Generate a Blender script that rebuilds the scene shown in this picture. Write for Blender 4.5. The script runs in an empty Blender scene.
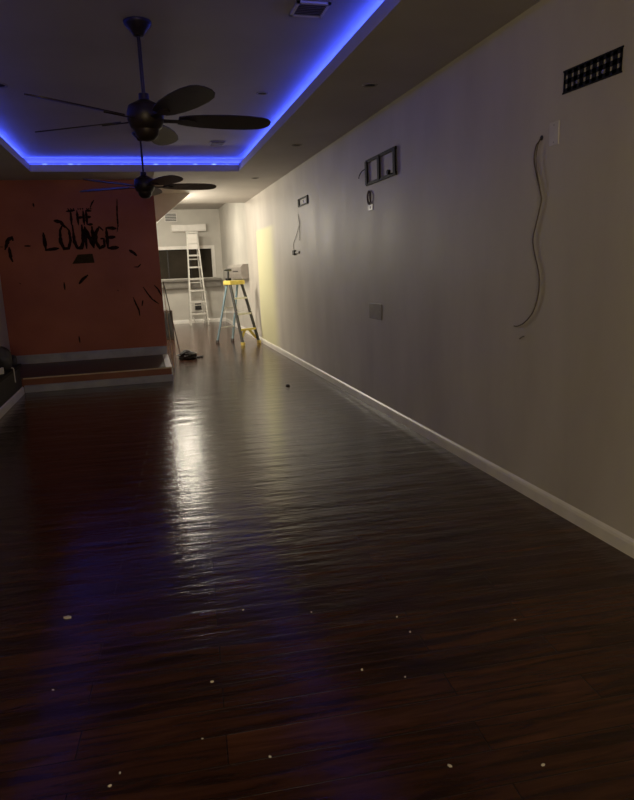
import bpy, bmesh, math, random
from mathutils import Vector, Matrix
random.seed(7)
R = math.radians
C = bpy.context.scene.collection
sc = bpy.context.scene

# ---------------------------------------------------------------- camera
F_PX, CX, CY, CAM_H = 640.0, 317.0, 400.0, 1.4
Yc = Vector((142 - CX, -(273 - CY), -F_PX)).normalized()        # world +Y (down the room) seen from the camera
Zc = Vector((1, 0.04, 0)).cross(Yc).normalized()
if Zc.y < 0: Zc = -Zc
Xc = Yc.cross(Zc)
cam_d = bpy.data.cameras.new('camera'); cam = bpy.data.objects.new('camera', cam_d); C.objects.link(cam)
m3 = Matrix((Xc, Yc, Zc))                                       # camera -> world
cam.matrix_world = Matrix.Translation((0, 0, CAM_H)) @ m3.to_4x4()
cam_d.sensor_fit = 'HORIZONTAL'; cam_d.sensor_width = 36; cam_d.lens = 36 * F_PX / 634
cam_d.clip_start = 0.05
sc.camera = cam

# ---------------------------------------------------------------- world, lights, exposure
w = bpy.data.worlds.new('night'); sc.world = w; w.use_nodes = True
bg = w.node_tree.nodes['Background']
bg.inputs[0].default_value = (0.9, 0.85, 0.8, 1); bg.inputs[1].default_value = 0.004
sc.view_settings.view_transform = 'Standard'; sc.view_settings.look = 'None'
sc.view_settings.exposure = 0.0; sc.view_settings.gamma = 1.0; sc.view_settings.use_curve_mapping = False

def lamp(name, kind, loc, power, color, size=.1, size_y=None, direction=None, spread=None):
    d = bpy.data.lights.new(name, kind); d.energy = power; d.color = color
    o = bpy.data.objects.new(name, d); C.objects.link(o); o.location = loc
    if kind == 'AREA':
        d.shape = 'RECTANGLE' if size_y else 'DISK'; d.size = size
        if size_y: d.size_y = size_y
        if spread: d.spread = spread
    else:
        d.shadow_soft_size = size
    if direction: o.rotation_euler = Vector(direction).to_track_quat('-Z', 'Y').to_euler()
    return o
WARM = (1, .91, .74)
lamp('back_room_lamp', 'AREA', (0.66, 14.7, 2.985), 60, WARM, .62, direction=(0, 0, -1))
lamp('back_room_ceiling_fill', 'POINT', (0.0, 15.0, 2.88), 78, WARM, .08)  # unseen point light, added to brighten the back room's ceiling
lamp('hall_lamp', 'POINT', (0.21, 11.86, 2.14), 150, WARM, .06)
lamp('rear_fill', 'AREA', (-0.2, -2.6, 1.9), 60, (1, .8, .46), 1.6, direction=(0.1, 1, -.1))  # unseen warm fill added behind the camera, for the general ambient light
BLUE = (.045, .08, 1)
TX0, TX1, TY0, TY1 = -1.235, 1.392, 3.1, 9.1      # the opening of the tray
CV = .11                                          # cove depth behind the lip
def strip(name, loc, length, direction):
    o = lamp(name, 'AREA', loc, 1.95 * length, BLUE, length, .016)
    d = Vector(direction).normalized(); z = -d
    up = Vector((0, 0, 1)); y = (up - up.dot(z) * z).normalized(); x = y.cross(z)
    o.rotation_euler = Matrix((x, y, z)).transposed().to_euler()
SZ = 2.82
strip('cove_strip_far', ((TX0+TX1)/2, TY1+CV-.012, SZ), TX1-TX0+.1, (0, -1, 2.2))
strip('cove_strip_near', ((TX0+TX1)/2, TY0-CV+.012, SZ), TX1-TX0+.1, (0, 1, 2.2))
strip('cove_strip_right', (TX1+CV-.012, (TY0+TY1)/2, SZ), TY1-TY0+.1, (-1, 0, 2.2))
strip('cove_strip_left', (TX0-CV+.012, (TY0+TY1)/2, SZ), TY1-TY0+.1, (1, 0, 2.2))

# ---------------------------------------------------------------- materials
def mat(name, color, rough=.5, metal=0.0, emit=None, estr=0.0, spec=.5, coat=0.0):
    m = bpy.data.materials.new(name); m.use_nodes = True
    b = m.node_tree.nodes['Principled BSDF']
    b.inputs['Base Color'].default_value = (*color, 1); b.inputs['Roughness'].default_value = rough
    b.inputs['Metallic'].default_value = metal; b.inputs['Specular IOR Level'].default_value = spec
    b.inputs['Coat Weight'].default_value = coat
    if emit: b.inputs['Emission Color'].default_value = (*emit, 1); b.inputs['Emission Strength'].default_value = estr
    return m
def N(m, t, **kw):
    n = m.node_tree.nodes.new(t)
    for k, v in kw.items(): setattr(n, k, v)
    return n
def L(m, a, b): m.node_tree.links.new(a, b)
def noisy(name, c1, c2, scale, rough=.5, metal=0., stretch=(1, 1, 1), bump=0., spec=.5, lo=.35, hi=.65):
    m = mat(name, c1, rough, metal, spec=spec); b = m.node_tree.nodes['Principled BSDF']
    tc = N(m, 'ShaderNodeTexCoord'); mp = N(m, 'ShaderNodeMapping'); mp.inputs['Scale'].default_value = stretch
    L(m, tc.outputs['Object'], mp.inputs[0])
    nz = N(m, 'ShaderNodeTexNoise'); nz.inputs['Scale'].default_value = scale; nz.inputs['Detail'].default_value = 5
    L(m, mp.outputs[0], nz.inputs['Vector'])
    cr = N(m, 'ShaderNodeValToRGB'); cr.color_ramp.elements[0].position = lo; cr.color_ramp.elements[1].position = hi
    cr.color_ramp.elements[0].color = (*c1, 1); cr.color_ramp.elements[1].color = (*c2, 1)
    L(m, nz.outputs[0], cr.inputs[0]); L(m, cr.outputs[0], b.inputs['Base Color'])
    if bump:
        bp = N(m, 'ShaderNodeBump'); bp.inputs['Strength'].default_value = bump; bp.inputs['Distance'].default_value = .01
        L(m, nz.outputs[0], bp.inputs['Height']); L(m, bp.outputs[0], b.inputs['Normal'])
    return m

def floor_material():
    m = mat('dark_hand_scraped_planks', (.03, .012, .007), .3); b = m.node_tree.nodes['Principled BSDF']
    tc = N(m, 'ShaderNodeTexCoord')
    rot = N(m, 'ShaderNodeMapping'); rot.inputs['Rotation'].default_value = (0, 0, R(4)); L(m, tc.outputs['Object'], rot.inputs[0])
    br = N(m, 'ShaderNodeTexBrick'); br.offset = .37
    br.inputs['Scale'].default_value = 1; br.inputs['Brick Width'].default_value = 1.2; br.inputs['Row Height'].default_value = .125
    br.inputs['Mortar Size'].default_value = .003; br.inputs['Mortar Smooth'].default_value = .4
    br.inputs['Color1'].default_value = (.55, .55, .55, 1); br.inputs['Color2'].default_value = (1, 1, 1, 1); br.inputs['Mortar'].default_value = (.25, .25, .25, 1)
    L(m, rot.outputs[0], br.inputs['Vector'])
    st = N(m, 'ShaderNodeMapping'); st.inputs['Scale'].default_value = (1.3, 14, 1); L(m, rot.outputs[0], st.inputs[0])
    g = N(m, 'ShaderNodeTexNoise'); g.inputs['Scale'].default_value = 1.6; g.inputs['Detail'].default_value = 7; g.inputs['Roughness'].default_value = .62
    g.inputs['Distortion'].default_value = .6; L(m, st.outputs[0], g.inputs['Vector'])
    cr = N(m, 'ShaderNodeValToRGB'); e = cr.color_ramp.elements
    e[0].position = .3; e[0].color = (.014, .005, .003, 1); e[1].position = .72; e[1].color = (.12, .046, .022, 1)
    L(m, g.outputs[0], cr.inputs[0])
    mx = N(m, 'ShaderNodeMix', data_type='RGBA', blend_type='MULTIPLY'); mx.inputs[0].default_value = .8
    L(m, cr.outputs[0], mx.inputs[6]); L(m, br.outputs[0], mx.inputs[7]); L(m, mx.outputs[2], b.inputs['Base Color'])
    # hand scraped waviness: broad ripples across the planks plus grain
    st2 = N(m, 'ShaderNodeMapping'); st2.inputs['Scale'].default_value = (.95, 3.7, 1); L(m, rot.outputs[0], st2.inputs[0])
    wv = N(m, 'ShaderNodeTexNoise'); wv.inputs['Scale'].default_value = 1.9; wv.inputs['Detail'].default_value = 5; wv.inputs['Roughness'].default_value = .6; L(m, st2.outputs[0], wv.inputs['Vector'])
    b1 = N(m, 'ShaderNodeBump'); b1.inputs['Strength'].default_value = .25; b1.inputs['Distance'].default_value = .03; L(m, wv.outputs[0], b1.inputs['Height'])
    b2 = N(m, 'ShaderNodeBump'); b2.inputs['Strength'].default_value = .25; b2.inputs['Distance'].default_value = .006; L(m, g.outputs[0], b2.inputs['Height']); L(m, b1.outputs[0], b2.inputs['Normal'])
    b3 = N(m, 'ShaderNodeBump'); b3.invert = True; b3.inputs['Strength'].default_value = .4; b3.inputs['Distance'].default_value = .002; L(m, br.outputs['Fac'], b3.inputs['Height']); L(m, b2.outputs[0], b3.inputs['Normal'])
    L(m, b3.outputs[0], b.inputs['Normal'])
    rr = N(m, 'ShaderNodeMapRange'); rr.inputs[3].default_value = .08; rr.inputs[4].default_value = .2; L(m, g.outputs[0], rr.inputs[0]); L(m, rr.outputs[0], b.inputs['Roughness'])
    b.inputs['Specular IOR Level'].default_value = .45
    return m

def right_wall_material():
    # cream wall paint with roller marks; a stretch further down the room is pale yellow
    m = mat('cream_wall_paint', (.6, .56, .5), .42); b = m.node_tree.nodes['Principled BSDF']
    tc = N(m, 'ShaderNodeTexCoord'); sp = N(m, 'ShaderNodeSeparateXYZ'); L(m, tc.outputs['Object'], sp.inputs[0])
    mp = N(m, 'ShaderNodeMapping'); mp.inputs['Scale'].default_value = (1, 1.3, .45); L(m, tc.outputs['Object'], mp.inputs[0])
    nz = N(m, 'ShaderNodeTexNoise'); nz.inputs['Scale'].default_value = 1.5; nz.inputs['Detail'].default_value = 4; L(m, mp.outputs[0], nz.inputs['Vector'])
    cr = N(m, 'ShaderNodeValToRGB'); e = cr.color_ramp.elements
    e[0].position = .3; e[0].color = (.5, .465, .42, 1); e[1].position = .7; e[1].color = (.62, .585, .53, 1); L(m, nz.outputs[0], cr.inputs[0])
    def edge(sock, a, bb):
        r = N(m, 'ShaderNodeMapRange', interpolation_type='SMOOTHSTEP'); r.inputs[1].default_value = a; r.inputs[2].default_value = bb
        L(m, sock, r.inputs[0]); return r.outputs[0]
    def mul(a, c):
        q = N(m, 'ShaderNodeMath', operation='MULTIPLY'); L(m, a, q.inputs[0]); L(m, c, q.inputs[1]); return q.outputs[0]
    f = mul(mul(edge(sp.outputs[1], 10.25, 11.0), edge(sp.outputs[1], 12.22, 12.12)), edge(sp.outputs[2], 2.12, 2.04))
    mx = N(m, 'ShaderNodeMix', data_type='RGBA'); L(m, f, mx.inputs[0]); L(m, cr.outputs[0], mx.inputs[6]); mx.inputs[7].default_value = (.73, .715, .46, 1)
    L(m, mx.outputs[2], b.inputs['Base Color'])
    rr = N(m, 'ShaderNodeMapRange'); rr.inputs[3].default_value = .46; rr.inputs[4].default_value = .66; L(m, nz.outputs[0], rr.inputs[0]); L(m, rr.outputs[0], b.inputs['Roughness'])
    bp = N(m, 'ShaderNodeBump'); bp.inputs['Strength'].default_value = .07; bp.inputs['Distance'].default_value = .02; L(m, nz.outputs[0], bp.inputs['Height']); L(m, bp.outputs[0], b.inputs['Normal'])
    return m

M_floor = floor_material()
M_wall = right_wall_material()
M_white = noisy('white_wall_paint', (.5, .48, .44), (.57, .55, .5), 2.0, .5)
M_ceil = noisy('ceiling_paint', (.46, .43, .4), (.52, .49, .45), 1.5, .7)
M_red = noisy('brick_red_wall_paint', (.27, .055, .03), (.38, .1, .055), 1.3, .55, lo=.3, hi=.7)
M_trim = noisy('white_gloss_trim', (.76, .74, .7), (.84, .82, .78), 6, .35)
M_greytrim = noisy('grey_skirting_paint', (.3, .3, .35), (.38, .38, .43), 5, .45)
M_stagered = noisy('stage_front_red', (.17, .042, .022), (.23, .06, .03), 4, .45)
M_deck = noisy('dark_stage_deck', (.03, .02, .02), (.055, .035, .03), 6, .4, stretch=(1, 8, 1))
M_black = noisy('matt_black_paint', (.012, .011, .011), (.025, .022, .02), 8, .5)
M_bronze = noisy('oil_rubbed_bronze', (.015, .01, .008), (.028, .017, .013), 12, .4, .4)
M_blade = noisy('dark_walnut_blade', (.014, .009, .007), (.026, .016, .012), 6, .45, stretch=(1, 12, 1))
M_paint = noisy('black_wall_lettering_paint', (.012, .005, .005), (.03, .011, .009), 20, .85, spec=.1)
M_alu = noisy('brushed_aluminium', (.62, .61, .58), (.75, .74, .7), 14, .35, .55)
M_fibre = noisy('blue_grey_fibreglass', (.17, .27, .33), (.25, .36, .42), 12, .45)
M_darkfibre = noisy('dark_grey_rail', (.05, .055, .06), (.09, .09, .09), 12, .45)
M_yellow = noisy('yellow_plastic', (.72, .57, .11), (.82, .68, .18), 9, .45)
M_plate = noisy('white_plastic', (.66, .64, .6), (.72, .7, .66), 9, .4)
M_blacksteel = noisy('black_powder_coated_steel', (.005, .005, .006), (.011, .01, .011), 25, .6, spec=.2)
M_cable = noisy('grey_brown_cable_jacket', (.1, .075, .06), (.15, .115, .09), 30, .6)
M_glassdark = noisy('dark_hatch_interior', (.03, .025, .018), (.045, .036, .026), 2, .85, spec=.15)
M_steel = noisy('stainless_steel', (.32, .3, .28), (.42, .4, .37), 7, .35, .6)
M_counter = noisy('grey_laminate', (.17, .155, .135), (.21, .195, .17), 8, .45)
M_brown = noisy('dark_brown_wood', (.028, .018, .013), (.05, .031, .021), 5, .5, stretch=(6, 1, 1))
M_pine = noisy('pale_pine', (.5, .38, .26), (.62, .5, .36), 8, .5, stretch=(1, 1, 8))
M_olive = noisy('olive_brown_paint', (.035, .022, .01), (.055, .036, .015), 18, .85, spec=.1)
M_gray = noisy('grey_plaster', (.55, .53, .49), (.63, .61, .57), 4, .6)
M_taupe = noisy('taupe_plate', (.26, .235, .21), (.31, .28, .25), 9, .5)
M_crumb = noisy('pale_plaster_crumb', (.6, .56, .5), (.72, .68, .6), 60, .7)
M_dust = noisy('black_crumpled_cloth', (.012, .01, .012), (.03, .024, .026), 16, .6)
M_brass = noisy('dull_brass', (.3, .2, .06), (.4, .28, .1), 20, .45, .4)
M_led = mat('blue_led', (.1, .15, .8), .4, emit=(.06, .1, 1), estr=4)
def led_dots(m):
    b = m.node_tree.nodes['Principled BSDF']; tc = N(m, 'ShaderNodeTexCoord'); w_ = N(m, 'ShaderNodeTexVoronoi'); w_.inputs['Scale'].default_value = 11
    L(m, tc.outputs['Object'], w_.inputs['Vector']); r_ = N(m, 'ShaderNodeMapRange'); r_.inputs[1].default_value = .1; r_.inputs[2].default_value = .5
    r_.inputs[3].default_value = 9; r_.inputs[4].default_value = 1.5; L(m, w_.outputs['Distance'], r_.inputs[0]); L(m, r_.outputs[0], b.inputs['Emission Strength'])
led_dots(M_led)

# ---------------------------------------------------------------- mesh helpers
class MB:
    def __init__(s): s.bm = bmesh.new()
    def box(s, c, size, rot=None, bevel=0.0):
        r = bmesh.ops.create_cube(s.bm, size=1); vs = r['verts']
        mt = Matrix.Translation(c) @ (rot.to_4x4() if rot else Matrix()) @ Matrix.Diagonal((*size, 1))
        bmesh.ops.transform(s.bm, matrix=mt, verts=vs)
        if bevel:
            es = {e for v in vs for e in v.link_edges}
            bmesh.ops.bevel(s.bm, geom=list(es), offset=bevel, segments=2, affect='EDGES', profile=.5)
        return s
    def span(s, a, b, bevel=0.0):
        a, b = Vector(a), Vector(b); return s.box((a+b)/2, [abs(v) for v in (b-a)], bevel=bevel)
    def bar(s, a, b, wx, wy, up=(0, 0, 1), bevel=0.0):
        a, b = Vector(a), Vector(b); z = (b-a).normalized(); up = Vector(up)
        if abs(z.dot(up)) > .98: up = Vector((0, 1, 0))
        x = up.cross(z).normalized(); y = z.cross(x)
        return s.box((a+b)/2, (wx, wy, (b-a).length), Matrix((x, y, z)).transposed(), bevel)
    def tube(s, pts, r, n=8):
        pts = [Vector(p) for p in pts]; rings = []; rr = r if hasattr(r, '__len__') else [r]*len(pts)
        ref = Vector((0.31, .2, .93))
        for i, p in enumerate(pts):
            t = (pts[min(i+1, len(pts)-1)] - pts[max(i-1, 0)]).normalized()
            u = (ref - ref.dot(t)*t)
            if u.length < 1e-3: u = Vector((1, 0, 0)) - t.x*t
            u.normalize(); v = t.cross(u); ref = u
            rings.append([s.bm.verts.new(p + rr[i]*(u*math.cos(2*math.pi*k/n) + v*math.sin(2*math.pi*k/n))) for k in range(n)])
        for a, b in zip(rings, rings[1:]):
            for k in range(n): s.bm.faces.new((a[k], a[(k+1) % n], b[(k+1) % n], b[k]))
        s.bm.faces.new(rings[0][::-1]); s.bm.faces.new(rings[-1]); return s
    def lathe(s, prof, c=(0, 0, 0), n=32):
        c = Vector(c); rings = []
        for r, z in prof:
            rings.append([s.bm.verts.new(c + Vector((r*math.cos(2*math.pi*k/n), r*math.sin(2*math.pi*k/n), z))) for k in range(n)])
        for a, b in zip(rings, rings[1:]):
            for k in range(n): s.bm.faces.new((a[k], a[(k+1) % n], b[(k+1) % n], b[k]))
        s.bm.faces.new(rings[0][::-1]); s.bm.faces.new(rings[-1]); return s
    def prism(s, poly, f, d):
        """poly: 2D outline, f maps (u, v) -> 3D, d: extrusion vector"""
        a = [s.bm.verts.new(f(*p)) for p in poly]; d = Vector(d)
        b = [s.bm.verts.new(v.co + d) for v in a]; n = len(a)
        s.bm.faces.new(a[::-1]); s.bm.faces.new(b)
        for k in range(n): s.bm.faces.new((a[k], a[(k+1) % n], b[(k+1) % n], b[k]))
        return s
    def build(s, name, m, parent=None, loc=None, smooth=False):
        bmesh.ops.recalc_face_normals(s.bm, faces=s.bm.faces[:])
        me = bpy.data.meshes.new(name); s.bm.to_mesh(me); s.bm.free(); me.materials.append(m)
        if smooth:
            for p in me.polygons: p.use_smooth = True
            try: me.set_sharp_from_angle(angle=R(40))
            except Exception: pass
        o = bpy.data.objects.new(name, me); C.objects.link(o)
        if parent: o.parent = parent
        if loc: o.location = loc
        return o
def loc_span(a, b, o0, bevel=0): return MB().span(Vector(a)-o0, Vector(b)-o0, bevel)
def tag(o, label, cat, group=None):
    o['label'] = label; o['category'] = cat
    if group: o['group'] = group
    return o
def thing(name, label, cat, loc, rz=0, group=None):
    o = bpy.data.objects.new(name, None); C.objects.link(o); o.location = loc; o.rotation_euler.z = rz; o.empty_display_size = .1
    return tag(o, label, cat, group)
def struct(name, mb, m):
    o = mb.build(name, m); o['kind'] = 'structure'; return o
def copy_thing(o, loc, rz, label):
    c = o.copy(); C.objects.link(c); c.location = loc; c.rotation_euler.z = rz; c['label'] = label
    for ch in list(o.children):
        d = ch.copy(); C.objects.link(d); d.parent = c
        for g in list(ch.children):
            e = g.copy(); C.objects.link(e); e.parent = d
    return c

# ---------------------------------------------------------------- the setting
XL, XR, YN, YS, YF = -1.9, 2.12, -3.0, 13.3, 17.9
ZC, ZT, ZF = 2.70, 2.88, 3.0
struct('floor', MB().span((XL-.1, YN, -.1), (XR+.15, YF+.1, 0)), M_floor)
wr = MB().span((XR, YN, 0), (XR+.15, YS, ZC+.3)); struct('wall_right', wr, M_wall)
struct('wall_right_back_room', MB().span((XR+.02, YS, 0), (XR+.15, YF+.1, ZF)), M_white)
struct('wall_left', MB().span((XL-.1, YN, 0), (XL, YF+.1, ZF)), M_white)
struct('wall_near', MB().span((XL-.1, YN-.1, 0), (XR+.15, YN, ZF)), M_white)
# far wall with the serving hatch
HX0, HX1, HZ0, HZ1 = .1, 1.86, 1.215, 1.975
fw = MB()
fw.span((XL, YF, 0), (HX0, YF+.1, ZF)); fw.span((HX1, YF, 0), (XR+.02, YF+.1, ZF))
fw.span((HX0, YF, 0), (HX1, YF+.1, HZ0)); fw.span((HX0, YF, HZ1), (HX1, YF+.1, ZF))
struct('wall_far', fw, M_white)
# ceiling: dropped soffit around the lit tray, lip, cove and tray top
ce = MB()
t = .02
ce.span((XL, YN, ZC), (TX0-t, YS, ZC+.035)); ce.span((TX1+t, YN, ZC), (XR, YS, ZC+.035))
ce.span((TX0-t, YN, ZC), (TX1+t, TY0-t, ZC+.035)); ce.span((TX0-t, TY1+t, ZC), (TX1+t, YS, ZC+.035))
struct('ceiling', ce, M_ceil)
LZ = 2.785
lip = MB()
lip.span((TX0-t, TY0-t, ZC), (TX0, TY1+t, LZ)); lip.span((TX1, TY0-t, ZC), (TX1+t, TY1+t, LZ))
lip.span((TX0, TY0-t, ZC), (TX1, TY0, LZ)); lip.span((TX0, TY1, ZC), (TX1, TY1+t, LZ))
struct('trim_1', lip, M_ceil)
tr = MB()
ax0, ax1, ay0, ay1 = TX0-CV, TX1+CV, TY0-CV, TY1+CV
tr.span((ax0-.03, ay0-.03, ZC+.035), (ax0, ay1+.03, ZT)); tr.span((ax1, ay0-.03, ZC+.035), (ax1+.03, ay1+.03, ZT))
tr.span((ax0, ay0-.03, ZC+.035), (ax1, ay0, ZT)); tr.span((ax0, ay1, ZC+.035), (ax1, ay1+.03, ZT))
tr.span((ax0-.03, ay0-.03, ZT), (ax1+.03, ay1+.03, ZT+.03))
struct('ceiling_tray', tr, M_ceil)
cb = MB(); cb.span((XL, YS, ZF), (XR+.02, YF, ZF+.05)); cb.span((XL, YS-.06, ZC+.035), (XR, YS, ZF+.05))
struct('ceiling_back_room', cb, M_ceil)
# red partition wall and the sloped bulkhead rising from its back
struct('wall_partition', MB().span((XL, 9.85, 0), (.262, 9.97, ZC)), M_red)
sb = MB().prism([(-.35, 2.7), (.91, 2.7), (.33, 2.24), (-.35, 1.7)], lambda u, v: Vector((u, 11.6, v)), (0, .1, 0))
struct('trim_2', sb, M_gray)
# baseboards
def baseboard(name, a, b, inward, h=.085, th=.016, m=None):
    a, b, n = Vector((*a, 0)), Vector((*b, 0)), Vector((*inward, 0))
    mb = MB(); d = b-a
    prof = [(0, 0), (th, 0), (th, h*.7), (th*.75, h*.86), (th*.35, h*.95), (0, h)]
    mb.prism(prof, lambda u, v: a + n*u + Vector((0, 0, v)), d); return struct(name, mb, m or M_trim)
baseboard('baseboard_right', (XR, YN), (XR, YS), (-1, 0))
baseboard('baseboard_right_back_room', (XR+.02, YS), (XR+.02, YF), (-1, 0), .1)
baseboard('baseboard_far', (XL, YF), (XR+.02, YF), (0, -1), .1)
# serving hatch: frame, dark recess, counter
wf = MB()
wf.span((HX0, YF-.025, HZ1), (HX1+.09, YF+.0, HZ1+.085)); wf.span((HX1, YF-.025, HZ0), (HX1+.09, YF, HZ1))
wf.span((HX0-.09, YF-.025, HZ0), (HX0, YF, HZ1+.085))
o = struct('window_1', wf, M_trim)
rc = MB(); rc.span((HX0, YF+.07, HZ0), (HX1, YF+.09, HZ1)); rc.build('hatch_panel', M_glassdark, o)
sl = MB(); 
for k in range(1, 3): sl.span((HX0+k*.6-.012, YF+.05, HZ0), (HX0+k*.6+.012, YF+.07, HZ1))
sl.build('hatch_divider', M_black, o)
lg = MB().span((.1, YF-.28, 1.13), (2.06, YF-.002, 1.19), .01); lg.span((.12, YF-.2, .96), (2.04, YF-.002, 1.13))
tag(lg.build('hatch_counter', M_counter), 'grey counter ledge running below the dark serving hatch', 'counter')

# ---------------------------------------------------------------- LED strip in the cove
led = thing('led_strip', 'glowing blue light strip running round inside the ceiling tray', 'light strip', ((TX0+TX1)/2, (TY0+TY1)/2, 2.785)); LE = Vector(led.location)
zz = 2.803
for a, b in (((ax0+.02, ay1-.006, zz), (ax1-.02, ay1-.0005, zz+.01)), ((ax0+.02, ay0+.0005, zz), (ax1-.02, ay0+.006, zz+.01)),
             ((ax0+.0005, ay0+.02, zz), (ax0+.006, ay1-.02, zz+.01)), ((ax1-.006, ay0+.02, zz), (ax1-.0005, ay1-.02, zz+.01))):
    loc_span(a, b, LE).build('strip_run', M_led, led)

# ---------------------------------------------------------------- stage in front of the red wall
st = thing('stage', 'low red fronted stage with dark top along the red wall', 'stage', (-.65, 9.16, 0))
S = Vector((-.65, 9.16, 0))
PX0, PX1, PY0, PY1, PZ = XL+.005, .258, 8.47, 9.83, .19
loc_span((PX0, PY0+.02, 0.001), (PX1, PY1, PZ-.012), S).build('platform', M_stagered, st)
loc_span((PX0, PY0+.005, PZ-.012), (PX1-.07, PY1, PZ), S).build('deck', M_deck, st)
loc_span((PX1-.07, PY0+.005, PZ-.012), (PX1+.008, PY1, PZ+.002), S, .002).build('edge_trim', M_trim, st)
loc_span((PX0+.36, PY0-.003, PZ-.018), (PX1+.008, PY0+.02, PZ-.002), S, .003).build('nosing', M_pine, st)
mbk = MB(); mbk.prism([(0, 0), (.016, 0), (.016, .075), (.006, .09), (0, .09)], lambda u, v: Vector((PX0+.36, PY0+.02-u, v+.001))-S, (PX1-PX0-.35, 0, 0))
mbk.build('skirting', M_greytrim, st)
sk = MB().prism([(0, 0), (.016, 0), (.016, .105), (.006, .125), (0, .125)], lambda u, v: Vector((XL, 9.85-u, .192+v)), (.262-XL, 0, 0))
struct('baseboard_partition', sk, M_greytrim)

# ---------------------------------------------------------------- writing and painted marks on the red wall
def ribbon(mb, pts, wd, y0=9.849, taper=True, th=.003):
    """hand painted stroke on the wall: pts in wall (x, z)"""
    P = [Vector(p) for p in pts]; Q = []
    for a, b in zip(P, P[1:]):
        k = max(1, int((b-a).length/.02))
        Q += [a + (b-a)*i/k for i in range(k)]
    Q.append(P[-1]); n = len(Q); left = []; right = []
    for i, p in enumerate(Q):
        tdir = (Q[min(i+1, n-1)] - Q[max(i-1, 0)]).normalized(); nrm = Vector((-tdir.y, tdir.x))
        wv = wd/2*(.8+.45*random.random())
        if taper: wv *= min(1, .35 + 2.2*min(i, n-1-i)/max(n-1, 1))
        left.append(p+nrm*wv); right.append(p-nrm*wv)
    L0 = [mb.bm.verts.new((v.x, y0, v.y)) for v in left]; R0 = [mb.bm.verts.new((v.x, y0, v.y)) for v in right]
    L1 = [mb.bm.verts.new((v.x, y0-th, v.y)) for v in left]; R1 = [mb.bm.verts.new((v.x, y0-th, v.y)) for v in right]
    for i in range(n-1):
        mb.bm.faces.new((L1[i], L1[i+1], R1[i+1], R1[i])); mb.bm.faces.new((L0[i], L0[i+1], L1[i+1], L1[i])); mb.bm.faces.new((R1[i], R1[i+1], R0[i+1], R0[i]))
    mb.bm.faces.new((L0[0], L1[0], R1[0], R0[0])); mb.bm.faces.new((L0[-1], R0[-1], R1[-1], L1[-1]))
GL = {  # strokes in a unit box
 'T': [[(0, .93), (1, 1)], [(.5, 1), (.46, 0)]],
 'H': [[(.08, 1), (.1, 0)], [(.9, .98), (.88, 0)], [(.1, .5), (.9, .54)]],
 'E': [[(.1, 1), (.08, .02)], [(.1, .98), (.95, .93)], [(.1, .52), (.8, .55)], [(.08, .03), (1, .06)]],
 'L': [[(.08, 1), (.12, .05)], [(.05, .04), (1, .12)]],
 'O': [[(.42, 1), (.12, .75), (.06, .3), (.3, .02), (.7, .03), (.95, .35), (.9, .75), (.5, .98)]],
 'U': [[(.06, 1), (.08, .3), (.3, .03), (.7, .04), (.92, .3), (.95, 1)]],
 'N': [[(.08, 0), (.1, 1)], [(.1, 1), (.9, .02)], [(.9, .02), (.92, 1)]],
 'G': [[(.95, .82), (.55, 1), (.12, .7), (.08, .3), (.4, .02), (.92, .12), (.92, .45), (.55, .45)]],
}
lt = thing('wall_lettering', 'black hand painted words THE LOUNGE on the red wall', 'lettering', (-.78, 9.85, 1.75)); LO = Vector((-.78, 9.85, 1.75))
def letter(ch, x, z, wd, h, sw):
    mb = MB()
    for s in GL[ch]: ribbon(mb, [(x+u*wd-LO.x, z+v*h-LO.z) for u, v in s], sw, y0=-.001)
    if ch in 'THE' and h < .25:
        for k in range(3): ribbon(mb, [(x-LO.x+wd*(.2+.3*k), z-LO.z+h*1.06), (x-LO.x+wd*(.2+.3*k)+.015, z-LO.z+h*1.1)], .02, y0=-.001, taper=False)
    mb.build('letter', M_paint, lt)
for ch, x, wd in (('T', -.945, .12), ('H', -.81, .1), ('E', -.69, .085)): letter(ch, x, 2.09, wd, .205, .034)
for ch, x, z, wd, h in (('L', -1.29, 1.755, .2, .25), ('O', -1.07, 1.77, .15, .34), ('U', -.89, 1.77, .14, .33), ('N', -.735, 1.765, .12, .31), ('G', -.6, 1.765, .13, .3), ('E', -.45, 1.755, .165, .3)):
    letter(ch, x, z, wd, h, .046)
mb = MB(); ribbon(mb, [(-1.12-LO.x, 2.16-LO.z), (-1.03-LO.x, 2.14-LO.z), (-.98-LO.x, 2.06-LO.z)], .05, y0=-.001); mb.build('horn_stroke', M_paint, lt)
BR = [[(-1.85, 1.826), (-1.812, 1.824)], [(-1.792, 1.784), (-1.737, 1.916), (-1.681, 1.954), (-1.675, 1.901)], [(-1.736, 1.822), (-1.73, 1.674), (-1.711, 1.619)],
 [(-1.544, 1.83), (-1.454, 1.827)], [(-1.359, 2.399), (-1.352, 2.346)], [(-.623, 2.322), (-.589, 2.389), (-.558, 2.429)],
 [(-.247, 2.438), (-.266, 2.248), (-.27, 2.069), (-.292, 1.987)], [(-.151, 1.732), (-.086, 1.687), (-.048, 1.644)],
 [(-.104, 1.49), (-.048, 1.488), (-.002, 1.529)], [(-.882, 1.282), (-.821, 1.349), (-.747, 1.402)], [(-.159, 1.062), (-.126, .959), (-.092, .869), (-.086, .781)],
 [(-.004, 1.199), (.057, 1.095), (.108, 1.019), (.202, .941)], [(.154, 1.221), (.206, 1.16), (.25, 1.056)], [(-.022, 1.011), (-.044, .925)],
 [(-.963, .543), (-.96, .441)], [(-.372, 1.173), (-.346, 1.157)], [(-1.67, 1.331), (-1.646, 1.316)], [(-1.08, 1.318), (-1.079, 1.206)]]
bt = thing('painted_branches', 'black painted twigs and leaf flecks scattered over the red wall', 'wall painting', (-.8, 9.85, 1.4)); BO = Vector((-.8, 9.85, 1.4))
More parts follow.
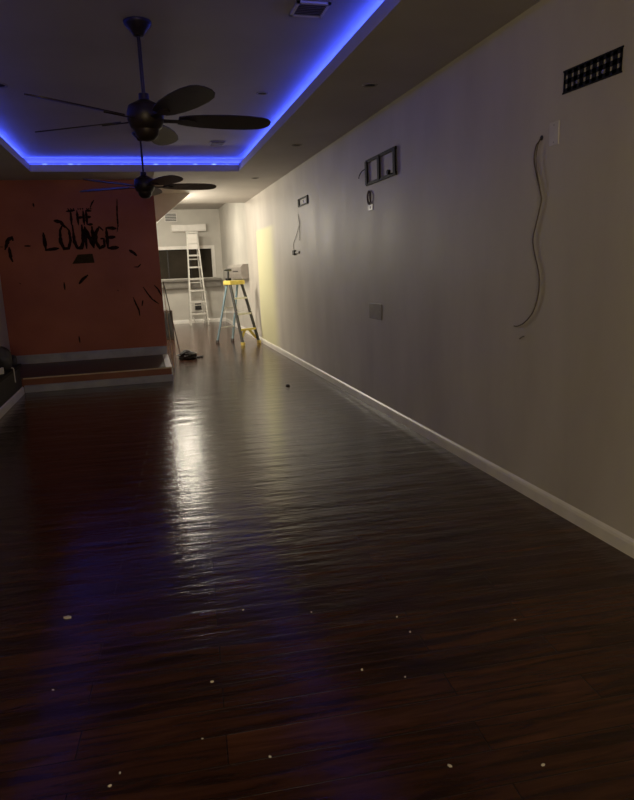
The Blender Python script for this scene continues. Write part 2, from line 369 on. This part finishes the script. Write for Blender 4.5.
for s in BR:
    mb = MB(); thick = .045 if len(s) > 2 and s[0][0] < -.8 or s[0] == (-.151, 1.732) else .022
    ribbon(mb, [(x-BO.x, z-BO.z) for x, z in s], thick, y0=-.001); mb.build('painted_stroke', M_paint, bt)
mb = MB().prism([(-.15, -.06), (.15, -.055), (.135, .07), (-.065, .065)], lambda u, v: Vector((u, -.001, v)), (0, -.004, 0))
tag(mb.build('wall_patch', M_olive, loc=(-.79, 9.85, 1.625)), 'small olive brown slanted patch under the word LOUNGE', 'wall patch')

# ---------------------------------------------------------------- ceiling fans
def make_fan(loc, rz, label):
    f = thing('ceiling_fan', label, 'ceiling fan', loc, 0, 'dark ceiling fans under the tray')
    MB().lathe([(.012, -.085), (.03, -.08), (.045, -.055), (.078, -.02), (.082, -.006), (.082, -.001)]).build('canopy', M_bronze, f, smooth=True)
    MB().tube([(0, 0, -.06), (0, 0, -.44)], .011, 12).build('downrod', M_bronze, f, smooth=True)
    MB().lathe([(.012, -.40), (.03, -.405), (.032, -.44), (.06, -.455), (.098, -.475), (.11, -.51), (.11, -.56), (.094, -.6), (.075, -.615), (.07, -.645), (.045, -.672), (.015, -.68)]).build('motor_housing', M_bronze, f, smooth=True)
    for k in range(5):
        a = rz + k*2*math.pi/5; rot = Matrix.Rotation(a, 4, 'Z') @ Matrix.Rotation(R(-14), 4, 'X')
        prof = [(.2, .045), (.26, .065), (.36, .082), (.5, .092), (.64, .09), (.73, .076), (.775, .054), (.797, .024)]
        out = [(x, y) for x, y in prof] + [(.8, 0)] + [(x, -y) for x, y in prof[::-1]]
        mb = MB().prism(out, lambda u, v: Vector((u, v, 0)), (0, 0, .007))
        bmesh.ops.transform(mb.bm, matrix=Matrix.Translation((0, 0, -.555)) @ rot, verts=mb.bm.verts[:])
        bl = mb.build('blade', M_blade, f)
        br = MB().prism([(.1, .018), (.2, .016), (.25, .035), (.3, .02), (.315, 0), (.3, -.02), (.25, -.035), (.2, -.016), (.1, -.018)], lambda u, v: Vector((u, v, -.008)), (0, 0, .008))
        bmesh.ops.transform(br.bm, matrix=Matrix.Translation((0, 0, -.555)) @ rot, verts=br.bm.verts[:])
        br.build('blade_bracket', M_bronze, bl)
    return f
make_fan((.108, 4.35, ZT), R(5), 'nearer and larger looking of the two dark ceiling fans')
make_fan((.113, 7.58, ZT), R(7), 'farther dark ceiling fan near the end of the blue tray')

# ---------------------------------------------------------------- ceiling fittings
v = thing('ceiling_vent', 'white slatted air register on the tray ceiling top centre', 'air vent', (1.09, 4.0, ZT))
fr = MB(); a, b = .1, .105
for s in (-1, 1): fr.span((s*a, -b, -.012), (s*(a-.018), b, -.001)); fr.span((-a, s*b, -.012), (a, s*(b-.018), -.001))
fr.build('frame', M_plate, v)
MB().span((-.084, -.09, -.003), (.084, .09, -.001)).build('duct_opening', M_black, v)
for k in range(7): MB().box((0, -.075+k*.025, -.007), (.166, .02, .002), Matrix.Rotation(R(35), 3, 'X')).build('slat', M_taupe, v)
def can_light(loc, label, r=.055):
    o = thing('recessed_light', label, 'ceiling light', loc, 0, 'unlit recessed ceiling lights')
    MB().lathe([(r*.74, -.001), (r*.78, -.006), (r, -.006), (r*1.05, -.001)], n=28).build('trim_ring', M_taupe, o, smooth=True)
    MB().lathe([(r*.74, -.0015), (r*.6, -.003), (r*.2, -.003)], n=28).build('lens', M_blacksteel, o, smooth=True)
can_light((1.76, 4.84, ZC), 'unlit recessed light in the right soffit, nearest to the camera')
can_light((1.758, 7.2, ZC), 'unlit recessed light in the right soffit, second from the camera')
can_light((1.728, 9.756, ZC), 'unlit recessed light in the right soffit, farthest from the camera')
can_light((1.14, 5.86, ZT), 'unlit recessed light inside the tray beside the right blue edge', .05)
can_light((-.96, 5.84, ZT), 'unlit recessed light inside the tray beside the left blue edge', .08)
sp = thing('ceiling_speaker', 'small dark square grille in the tray beyond the nearer fan', 'grille', (1.0, 8.1, ZT))
MB().span((-.085, -.11, -.012), (.085, .11, -.001), .003).build('frame', M_taupe, sp)
MB().span((-.07, -.095, -.015), (.07, .095, -.011)).build('mesh_panel', M_black, sp)

# ---------------------------------------------------------------- fittings on the right wall (front face at x = XR)
def wall_pt(y, z, d=0.0): return Vector((XR-d, y, z))
# perforated bracket: real slots between rails and cross ties
bk = thing('mounting_bracket', 'black perforated steel mounting plate high on the right wall near the camera', 'bracket', wall_pt(2.79, 2.24))
bk.rotation_euler.x = R(1.5)
y0, y1, zb, zt = -.197, .215, -.05, .05
pl = MB(); rows = [zb, zb+.018, zb+.042, -.0 + .006, .03, zt]
nh = 9; pitch = (y1-y0)/nh
for a, b in ((zb, zb+.02), (zb+.039, zt-.039), (zt-.02, zt)): pl.span((-.004, y0, a), (-.001, y1, b))
for k in range(nh+1):
    yc = y0+k*pitch; pl.span((-.004, max(y0, yc-.014), zb), (-.001, min(y1, yc+.014), zt))
pl.build('perforated_plate', M_blacksteel, bk)
fl = MB()
fl.span((-.007, y0-.004, zt-.003), (-.001, y1+.004, zt+.004)); fl.span((-.007, y0-.004, zb-.004), (-.001, y1+.004, zb+.003))
fl.build('folded_flange', M_blacksteel, bk)
for k in (2, 6):
    MB().tube([(-.002, y0+pitch*(k+.5), zb+.028), (-.011, y0+pitch*(k+.5), zb+.028)], .009, 6).build('bolt', M_steel, bk)
# blank plate
pp = thing('blank_wall_plate', 'white oblong wall plate below the black perforated bracket', 'wall plate', wall_pt(3.07, 2.02))
MB().span((-.005, -.04, -.058), (-.0005, .04, .058), .002).build('plate', M_plate, pp)
for s in (-1, 1): MB().tube([(-.0048, 0, s*.042), (-.006, 0, s*.042)], .004, 10).build('screw', M_steel, pp)
# dangling cable out of a hole
cpts = [(3.185, 2.02), (3.2, 2.005), (3.224, 1.987), (3.239, 1.928), (3.217, 1.853), (3.174, 1.754), (3.158, 1.701), (3.177, 1.64), (3.202, 1.573), (3.226, 1.494), (3.203, 1.412), (3.17, 1.341), (3.153, 1.276), (3.162, 1.188), (3.205, 1.098), (3.282, 1.036), (3.353, 1.007), (3.396, 1.004)]
def smooth_path(p, n=6):
    p = [Vector(q) for q in p]; out = []
    for i in range(len(p)-1):
        a, b, c, d = p[max(i-1, 0)], p[i], p[i+1], p[min(i+2, len(p)-1)]
        for k in range(n):
            t_ = k/n; out.append(.5*((2*b)+(c-a)*t_+(2*a-5*b+4*c-d)*t_**2+(-a+3*b-3*c+d)*t_**3))
    return out+[p[-1]]
cb_ = thing('dangling_cable', 'long brown cable hanging from a hole beside the white plate', 'cable', wall_pt(3.19, 1.0))
base = wall_pt(3.19, 1.0)
MB().tube(smooth_path([wall_pt(y, z, .0045+.0025*min(1, i/6)) - base for i, (y, z) in enumerate(cpts)]), .0034, 8).build('jacket', M_cable, cb_, smooth=True)
MB().tube(smooth_path([wall_pt(y-.018-.01*math.sin(i), z, .012) - base for i, (y, z) in enumerate(cpts[1:6])]), .0022, 6).build('loose_wire', M_cable, cb_, smooth=True)
MB().lathe([(.002, 0), (.013, 0), (.013, .003), (.002, .003)], n=16).build('hole', M_black, cb_).matrix_local = Matrix.Translation(wall_pt(3.18, 2.02, .001)-base) @ Matrix.Rotation(R(-90), 4, 'Y')
mk = MB().tube(smooth_path([(-.002, .0, 0), (-.003, -.02, .012), (-.002, -.045, .02)]), .003, 6)
tag(mk.build('wall_scuff', M_cable, loc=wall_pt(3.34, .932)), 'short dark scuff on the wall below the cable end', 'scuff')
# open frame mount
mm = thing('open_mount_frame', 'black open rectangular mount with a middle upright halfway along right wall', 'bracket', wall_pt(5.615, 2.23))
for yv in (-.375, .0, .325):
    MB().span((-.022, yv-.026, -.102), (-.006, yv+.026, .102), .003).build('upright', M_blacksteel, mm)
for zv in (-.1, .1):
    MB().span((-.016, -.4, zv-.014), (-.001, .35, zv+.014), .003).build('rail', M_blacksteel, mm)
MB().tube([(-.015, -.27, -.075), (-.04, -.27, -.075)], .02, 12).build('knob', M_blacksteel, mm, smooth=True)
sl_ = MB().tube(smooth_path([(-.014, .34, .04), (-.02, .44, .03), (-.018, .52, .0), (-.016, .54, -.02)]), .005, 6); sl_.build('strap', M_blacksteel, mm, smooth=True)
hk = thing('hank_of_wire', 'looped grey wire hanging just below the open mount', 'wire', wall_pt(5.88, 1.94))
MB().tube(smooth_path([(-.008, .03, .13), (-.012, .06, .08), (-.012, .03, .01), (-.012, -.03, .03), (-.012, -.035, .09), (-.012, .01, .12), (-.012, .04, .06), (-.012, .0, .0)]), .006, 6).build('loop', M_cable, hk, smooth=True)
op = thing('low_voltage_plate', 'small white wall plate under the hanging wire loop', 'wall plate', wall_pt(5.87, 1.915))
MB().span((-.007, -.06, -.028), (-.0005, .06, .028), .003).build('plate', M_plate, op)
MB().span((-.009, -.012, -.01), (-.006, .012, .01)).build('port', M_black, op)
# small mount further on
sm = thing('small_mount_frame', 'small black rectangular mount on the bright far stretch of right wall', 'bracket', wall_pt(8.46, 2.234))
for yv in (-.23, .23): MB().span((-.016, yv-.03, -.048), (-.003, yv+.03, .048), .003).build('upright', M_blacksteel, sm)
for zv in (-.043, .043): MB().span((-.012, -.26, zv-.01), (-.001, .26, zv+.01), .002).build('rail', M_blacksteel, sm)
MB().tube([(-.002, 0, 0), (-.01, 0, 0)], .016, 12).build('centre_bolt', M_steel, sm)
sc2 = thing('hanging_cord', 'two thin cords hanging below the small mount to a dark plug', 'cord', wall_pt(8.9, 1.6))
MB().tube(smooth_path([(-.006, -.16, .47), (-.01, -.2, .36), (-.01, -.02, .24), (-.01, .19, .12), (-.012, .17, .03)]), .0035, 6).build('wire', M_cable, sc2, smooth=True)
MB().tube(smooth_path([(-.006, -.14, .5), (-.01, -.19, .4), (-.01, -.2, .25), (-.01, -.16, .15)]), .003, 6).build('wire', M_cable, sc2, smooth=True)
MB().span((-.03, .1, -.035), (-.002, .22, .03), .006).build('plug', M_blacksteel, sc2)
MB().span((-.018, -.12, -.02), (-.002, .09, .012), .004).build('pigtail', M_taupe, sc2)
dp = thing('taupe_outlet_plate', 'dull taupe square cover plate at mid height of right wall', 'wall plate', wall_pt(5.8, .955))
MB().span((-.006, -.17, -.075), (-.0005, .17, .075), .003).build('plate', M_taupe, dp)
for s in (-1, 1): MB().tube([(-.0058, s*.12, 0), (-.0075, s*.12, 0)], .006, 8).build('screw', M_steel, dp)

# ---------------------------------------------------------------- back room
ac = thing('valance_box', 'long shallow white box on the far wall above the silver ladder', 'wall box', (1.3, YF, 2.43))
MB().span((-.45, -.16, 0), (.45, -.002, .17), .008).build('housing', M_trim, ac)
MB().span((-.46, -.17, .17), (.46, -.002, .19), .004).build('top_lip', M_gray, ac)
MB().span((-.43, -.163, .02), (.43, -.158, .026)).build('seam', M_gray, ac)
gr = thing('wall_grille', 'grey slatted grille high on far wall beside the sloped bulkhead', 'grille', (.86, YF, 2.69))
MB().span((-.16, -.02, 0), (.16, -.002, .23), .004).build('frame', M_plate, gr)
for k in range(5): MB().span((-.14, -.026, .02+k*.04), (.14, -.018, .045+k*.04)).build('slat', M_darkfibre, gr)
eo = thing('electrical_box', 'dark square electrical box low on the white far wall behind silver ladder', 'electrical box', (1.4, YF, .36))
MB().span((-.085, -.05, 0), (.085, -.002, .2), .005).build('box', M_black, eo)
MB().span((-.2, -.012, -.05), (.2, -.003, .25), .004).build('mud_ring', M_trim, eo)
wb = thing('wall_dispenser', 'grey metal dispenser box on the right wall above the yellow ladder', 'dispenser', (XR+.02, 14.6, 1.2))
MB().prism([(-.001, 0), (-.14, 0), (-.16, .1), (-.16, .24), (-.11, .3), (-.001, .3)], lambda u, v: Vector((u, -1.15, v)), (0, 2.4, 0)).build('housing', M_taupe, wb)
MB().span((-.165, -.7, .14), (-.158, .1, .165)).build('slot', M_black, wb)

def silver_ladder():
    o = thing('silver_step_ladder', 'tall silver aluminium stepladder standing in front of the dark serving hatch', 'ladder', (1.33, 17.35, 0), R(3))
    H_, w0, w1, d0 = 2.37, .225, .125, .28     # half widths at foot and top, half spread
    for s in (-1, 1): MB().bar((s*w0, -d0, 0.001), (s*w1, -.05, H_-.03), .035, .075, (0, 1, 0), .004).build('front_rail', M_alu, o)
    for s in (-1, 1): MB().bar((s*(w0-.02), d0*.75, 0.001), (s*(w1-.02), .05, H_-.05), .028, .05, (0, 1, 0), .003).build('rear_rail', M_alu, o)
    MB().span((-w1-.03, -.09, H_-.03), (w1+.03, .09, H_+.03), .008).build('top_cap', M_alu, o)
    for k in range(1, 8):
        q = k*.3/H_; wq = w0+(w1-w0)*q; y = -d0+(d0-.05)*q
        MB().span((-wq, y-.045, k*.3-.03), (wq, y+.045, k*.3+.012), .004).build('step', M_alu, o)
    for k in (.5, 1.1, 1.7):
        q = k/H_; wq = w0-.02+(w1-w0)*q; y = d0*.75+(.05-d0*.75)*q
        MB().span((-wq, y-.012, k-.015), (wq, y+.012, k+.015)).build('rear_brace', M_alu, o)
    for s in (-1, 1):
        MB().bar((s*w0*.93, -d0+.05, .3), (s*w0*.35, -d0+.0, .03+.02), .02, .03).build('foot_gusset', M_alu, o)
        MB().bar((s*(w0-.05), -.2, 1.15), (s*(w0-.06), .18, 1.1), .008, .025).build('spreader', M_alu, o)
    MB().span((-w1+.01, -.12, H_-.42), (w1-.01, -.1, H_-.04), .004).build('label_panel', M_trim, o)
    return o
silver_ladder()

def yellow_ladder():
    loc = Vector((1.67, 12.35, 0)); ang = R(28)
    o = thing('fibreglass_step_ladder', 'short fibreglass stepladder with yellow top standing by the right wall', 'ladder', loc, ang)
    H_, w0, w1, d0, d1 = 1.13, .19, .135, .42, .06
    for s, m in ((-1, M_darkfibre), (1, M_darkfibre)): MB().bar((s*w0, -d0, .03), (s*w1, -d1, H_), .028, .06, (0, 1, 0), .004).build('front_rail', m, o)
    for s in (-1, 1): MB().bar((s*w0*.95, d0, .03), (s*w1*.9, d1, H_), .022, .045, (0, 1, 0), .003).build('rear_rail', M_fibre, o)
    MB().span((-w1-.035, -.12, H_-.015), (w1+.035, .12, H_+.065), .012).build('top_cap', M_yellow, o)
    for k in range(1, 4):
        q = k*.29/H_; wq = w0+(w1-w0)*q; y = -d0+(d0-d1)*q
        st_ = MB().span((-wq, y-.045, k*.29-.025), (wq, y+.045, k*.29+.008), .004).build('step', M_yellow if k == 1 else M_alu, o)
        if k == 1: st_['label'] = 'yellow bottom step'
    for k in (.3, .68):
        q = k/H_; wq = w0*.95+(w1*.9-w0*.95)*q; y = d0+(d1-d0)*q
        MB().span((-wq, y-.01, k-.012), (wq, y+.01, k+.012)).build('rear_brace', M_alu, o)
    for s in (-1, 1):
        MB().bar((s*(w0-.03), -.27, .62), (s*(w0-.05), .27, .6), .006, .022).build('spreader', M_alu, o)
        MB().bar((s*w0*.95, -d0+.06, .1), (s*.05, -d0+.1, .27), .02, .045).build('yellow_gusset', M_yellow, o)
        MB().span((s*w0-.022, -d0-.045, .001), (s*w0+.022, -d0+.035, .06), .004).build('rubber_foot', M_yellow, o)
        MB().span((s*w0*.95-.02, d0-.03, .001), (s*w0*.95+.02, d0+.04, .05), .004).build('rubber_foot', M_darkfibre, o)
    return loc, ang, H_
yl, ya, yh = yellow_ladder()
dr = thing('cordless_drill', 'dark cordless drill standing upright on the yellow ladder top', 'drill', (1.56, 12.29, yh+.066), R(200))
MB().span((-.035, -.06, 0), (.035, .06, .045), .008).build('battery', M_blacksteel, dr)
MB().bar((0, -.005, .04), (0, .01, .17), .032, .045, (0, 1, 0), .008).build('handle', M_darkfibre, dr)
mbd = MB().lathe([(.012, -.06), (.022, -.057), (.024, 0), (.022, .04), (.016, .06), (.013, .08), (.005, .085)], n=20)
bmesh.ops.transform(mbd.bm, matrix=Matrix.Translation((0.0, 0.02, .195)) @ Matrix.Rotation(R(90), 4, 'Y'), verts=mbd.bm.verts[:])
mbd.build('motor_body', M_darkfibre, dr, smooth=True)

# brown crate behind the red wall, leaning sticks, cord heap
bx = thing('brown_crate', 'dark brown wooden crate just past the end of the red wall', 'crate', (.315, 14.15, 0))
MB().span((-.3, -.2, .001), (.23, .2, .6), .006).build('carcass', M_brown, bx)
MB().span((-.28, -.21, .04), (.21, -.2, .56), .003).build('front_panel', M_black, bx)
for n_, a, b, m, lb in (('trim_stick', (.5, 10.75, .006), (.292, 9.93, 1.26), M_brown, 'thin brown stick leaning on the end of the red wall'),
                        ('trim_stick', (.33, 9.62, .006), (.285, 9.9, 1.2), M_pine, 'thin pale stick propped beside the stage against the red wall end')):
    a, b = Vector(a), Vector(b)
    tag(MB().bar(Vector((0, 0, 0)), b-a, .014, .022, (0, 1, 0), .002).build(n_, m, loc=a), lb, 'stick')
pile = thing('cord_heap', 'black tangled heap of cord on the floor past the stage', 'cord', (.6, 10.6, 0))
hp = MB(); pts = []
for i in range(150):
    a = i*.62; r = .13*(.35+.65*random.random()); q = 1-i/150
    pts.append((r*math.cos(a)*1.15+random.uniform(-.02, .02), r*1.5*math.sin(a), .012+.12*(i/150)*(.45+.55*random.random())))
hp.tube(smooth_path(pts, 3), .014, 6).build('coils', M_dust, pile, smooth=True)
MB().tube(smooth_path([(.08, 0, .03), (.14, .05, .015), (.19, .02, .012), (.21, .1, .012), (.25, .06, .012)]), .012, 6).build('tail', M_dust, pile, smooth=True)

# ---------------------------------------------------------------- black bench with clutter at the left
be = thing('wall_bench', 'black boxed bench along the left wall beside the stage', 'bench', (-1.72, 5.6, 0))
BE = Vector((-1.72, 5.6, 0))
loc_span((XL+.004, 2.8, .001), (-1.545, 8.42, .34), BE).build('body', M_black, be)
loc_span((XL+.004, 2.78, .34), (-1.525, 8.44, .375), BE, .006).build('top', M_blacksteel, be)
mb = MB().prism([(0, 0), (.016, 0), (.016, .075), (.006, .09), (0, .09)], lambda u, v: Vector((-1.545+u, 2.8, .001+v))-BE, (0, 5.62, 0)); mb.build('skirting', M_trim, be)
def lump(name, loc, sx, sy, sz, m, seed, amp=.25):
    mb = MB(); bmesh.ops.create_icosphere(mb.bm, subdivisions=4, radius=1)
    rnd = random.Random(seed); ks = [(Vector((rnd.uniform(-4, 4), rnd.uniform(-4, 4), rnd.uniform(-4, 4))), rnd.uniform(0, 6)) for _ in range(9)]
    for v_ in mb.bm.verts:
        d = sum(math.sin(k.dot(v_.co)+p) for k, p in ks)/9
        c = v_.co*(1+amp*d*1.6); v_.co = (c.x*sx, c.y*sy, max(c.z, -.35)*sz+.35*sz)
    return mb.build(name, m, loc=loc, smooth=True)
tag(lump('cloth_bundle', (-1.71, 7.98, .376), .17, .2, .22, M_dust, 3), 'black crumpled cloth bundle on the bench by the stage', 'bundle')
tag(lump('cloth_bundle', (-1.65, 8.32, .376), .11, .095, .1, M_dust, 8), 'small dark bundle at the stage end of the bench', 'bundle')
wc = MB().tube(smooth_path([(-.015, 0, .02), (0, 0, .018), (.009, .002, 0), (.008, .004, -.07), (.01, .0, -.15)]), .006, 6)
tag(wc.build('white_cord', M_plate, loc=(-1.525, 7.9, .378), smooth=True), 'short white cord hanging over the edge of the black bench', 'cord')
rl = thing('paper_roll', 'pale roll at the left edge on the dark bench', 'roll', (-1.6, 7.6, .376))
MB().lathe([(.02, .001), (.04, .001), (.042, .008), (.042, .062), (.04, .069), (.02, .069)], n=24).build('roll', M_plate, rl, smooth=True)
MB().lathe([(.018, .0012), (.019, .0012), (.019, .072), (.018, .072)], n=16).build('core', M_brown, rl)
tw = MB()
for k in range(5):
    a = k*1.3; tw.tube(smooth_path([(0, 0, 0), (.015*math.cos(a), .02*math.sin(a), .1), (.045*math.cos(a), .06*math.sin(a), .24+.02*k)]), [.004]*12+[.002], 6)
tag(tw.build('dried_twigs', M_brass, loc=(-1.79, 8.36, .376)), 'thin brassy twigs standing at the end of the bench', 'twigs')

# ---------------------------------------------------------------- crumbs on the floor
def crumb(seed):
    mb = MB(); bmesh.ops.create_icosphere(mb.bm, subdivisions=1, radius=1); rnd = random.Random(seed)
    for v_ in mb.bm.verts: v_.co = v_.co*rnd.uniform(.7, 1.2); v_.co.z = max(v_.co.z, -.4)+.4
    return mb
big = crumb(2); bmesh.ops.scale(big.bm, vec=(.02, .014, .006), verts=big.bm.verts[:])
tag(big.build('paper_scrap', M_crumb, loc=(-.433, 2.637, 0)), 'largest white scrap on the dark floor at lower left', 'scrap')
small = crumb(5); bmesh.ops.scale(small.bm, vec=(.0055, .0042, .003), verts=small.bm.verts[:])
proto = None
for i, (x, y, s) in enumerate([(.107, 2.018, 1.2), (.623, 1.919, 1.1), (.716, 1.425, 1.3), (.965, 1.35, 1.2), (.751, 1.835, .8), (.234, 1.614, .9), (-.216, 1.643, 1), (-.19, 1.684, .8), (-.427, 2.147, .9), (.282, 2.46, 1), (.876, 2.085, 1), (1.3, 2.032, .8), (.869, 2.202, .9), (.55, 2.35, .8), (.05, 1.75, .7)]):
    if proto is None: c = proto = small.build('plaster_crumb', M_crumb)
    else: c = proto.copy(); C.objects.link(c)
    c.location = (x, y, 0); c.scale = (s, s, s); c.rotation_euler.z = i*1.1
    tag(c, 'tiny pale crumb lying on the dark floor in the foreground', 'crumb', 'crumbs on the foreground floor')
dk = crumb(9); bmesh.ops.scale(dk.bm, vec=(.03, .035, .02), verts=dk.bm.verts[:])
tag(dk.build('dark_crumb', M_dust, loc=(1.575, 7.426, 0)), 'small dark crumb on the lit floor near the right wall', 'crumb')
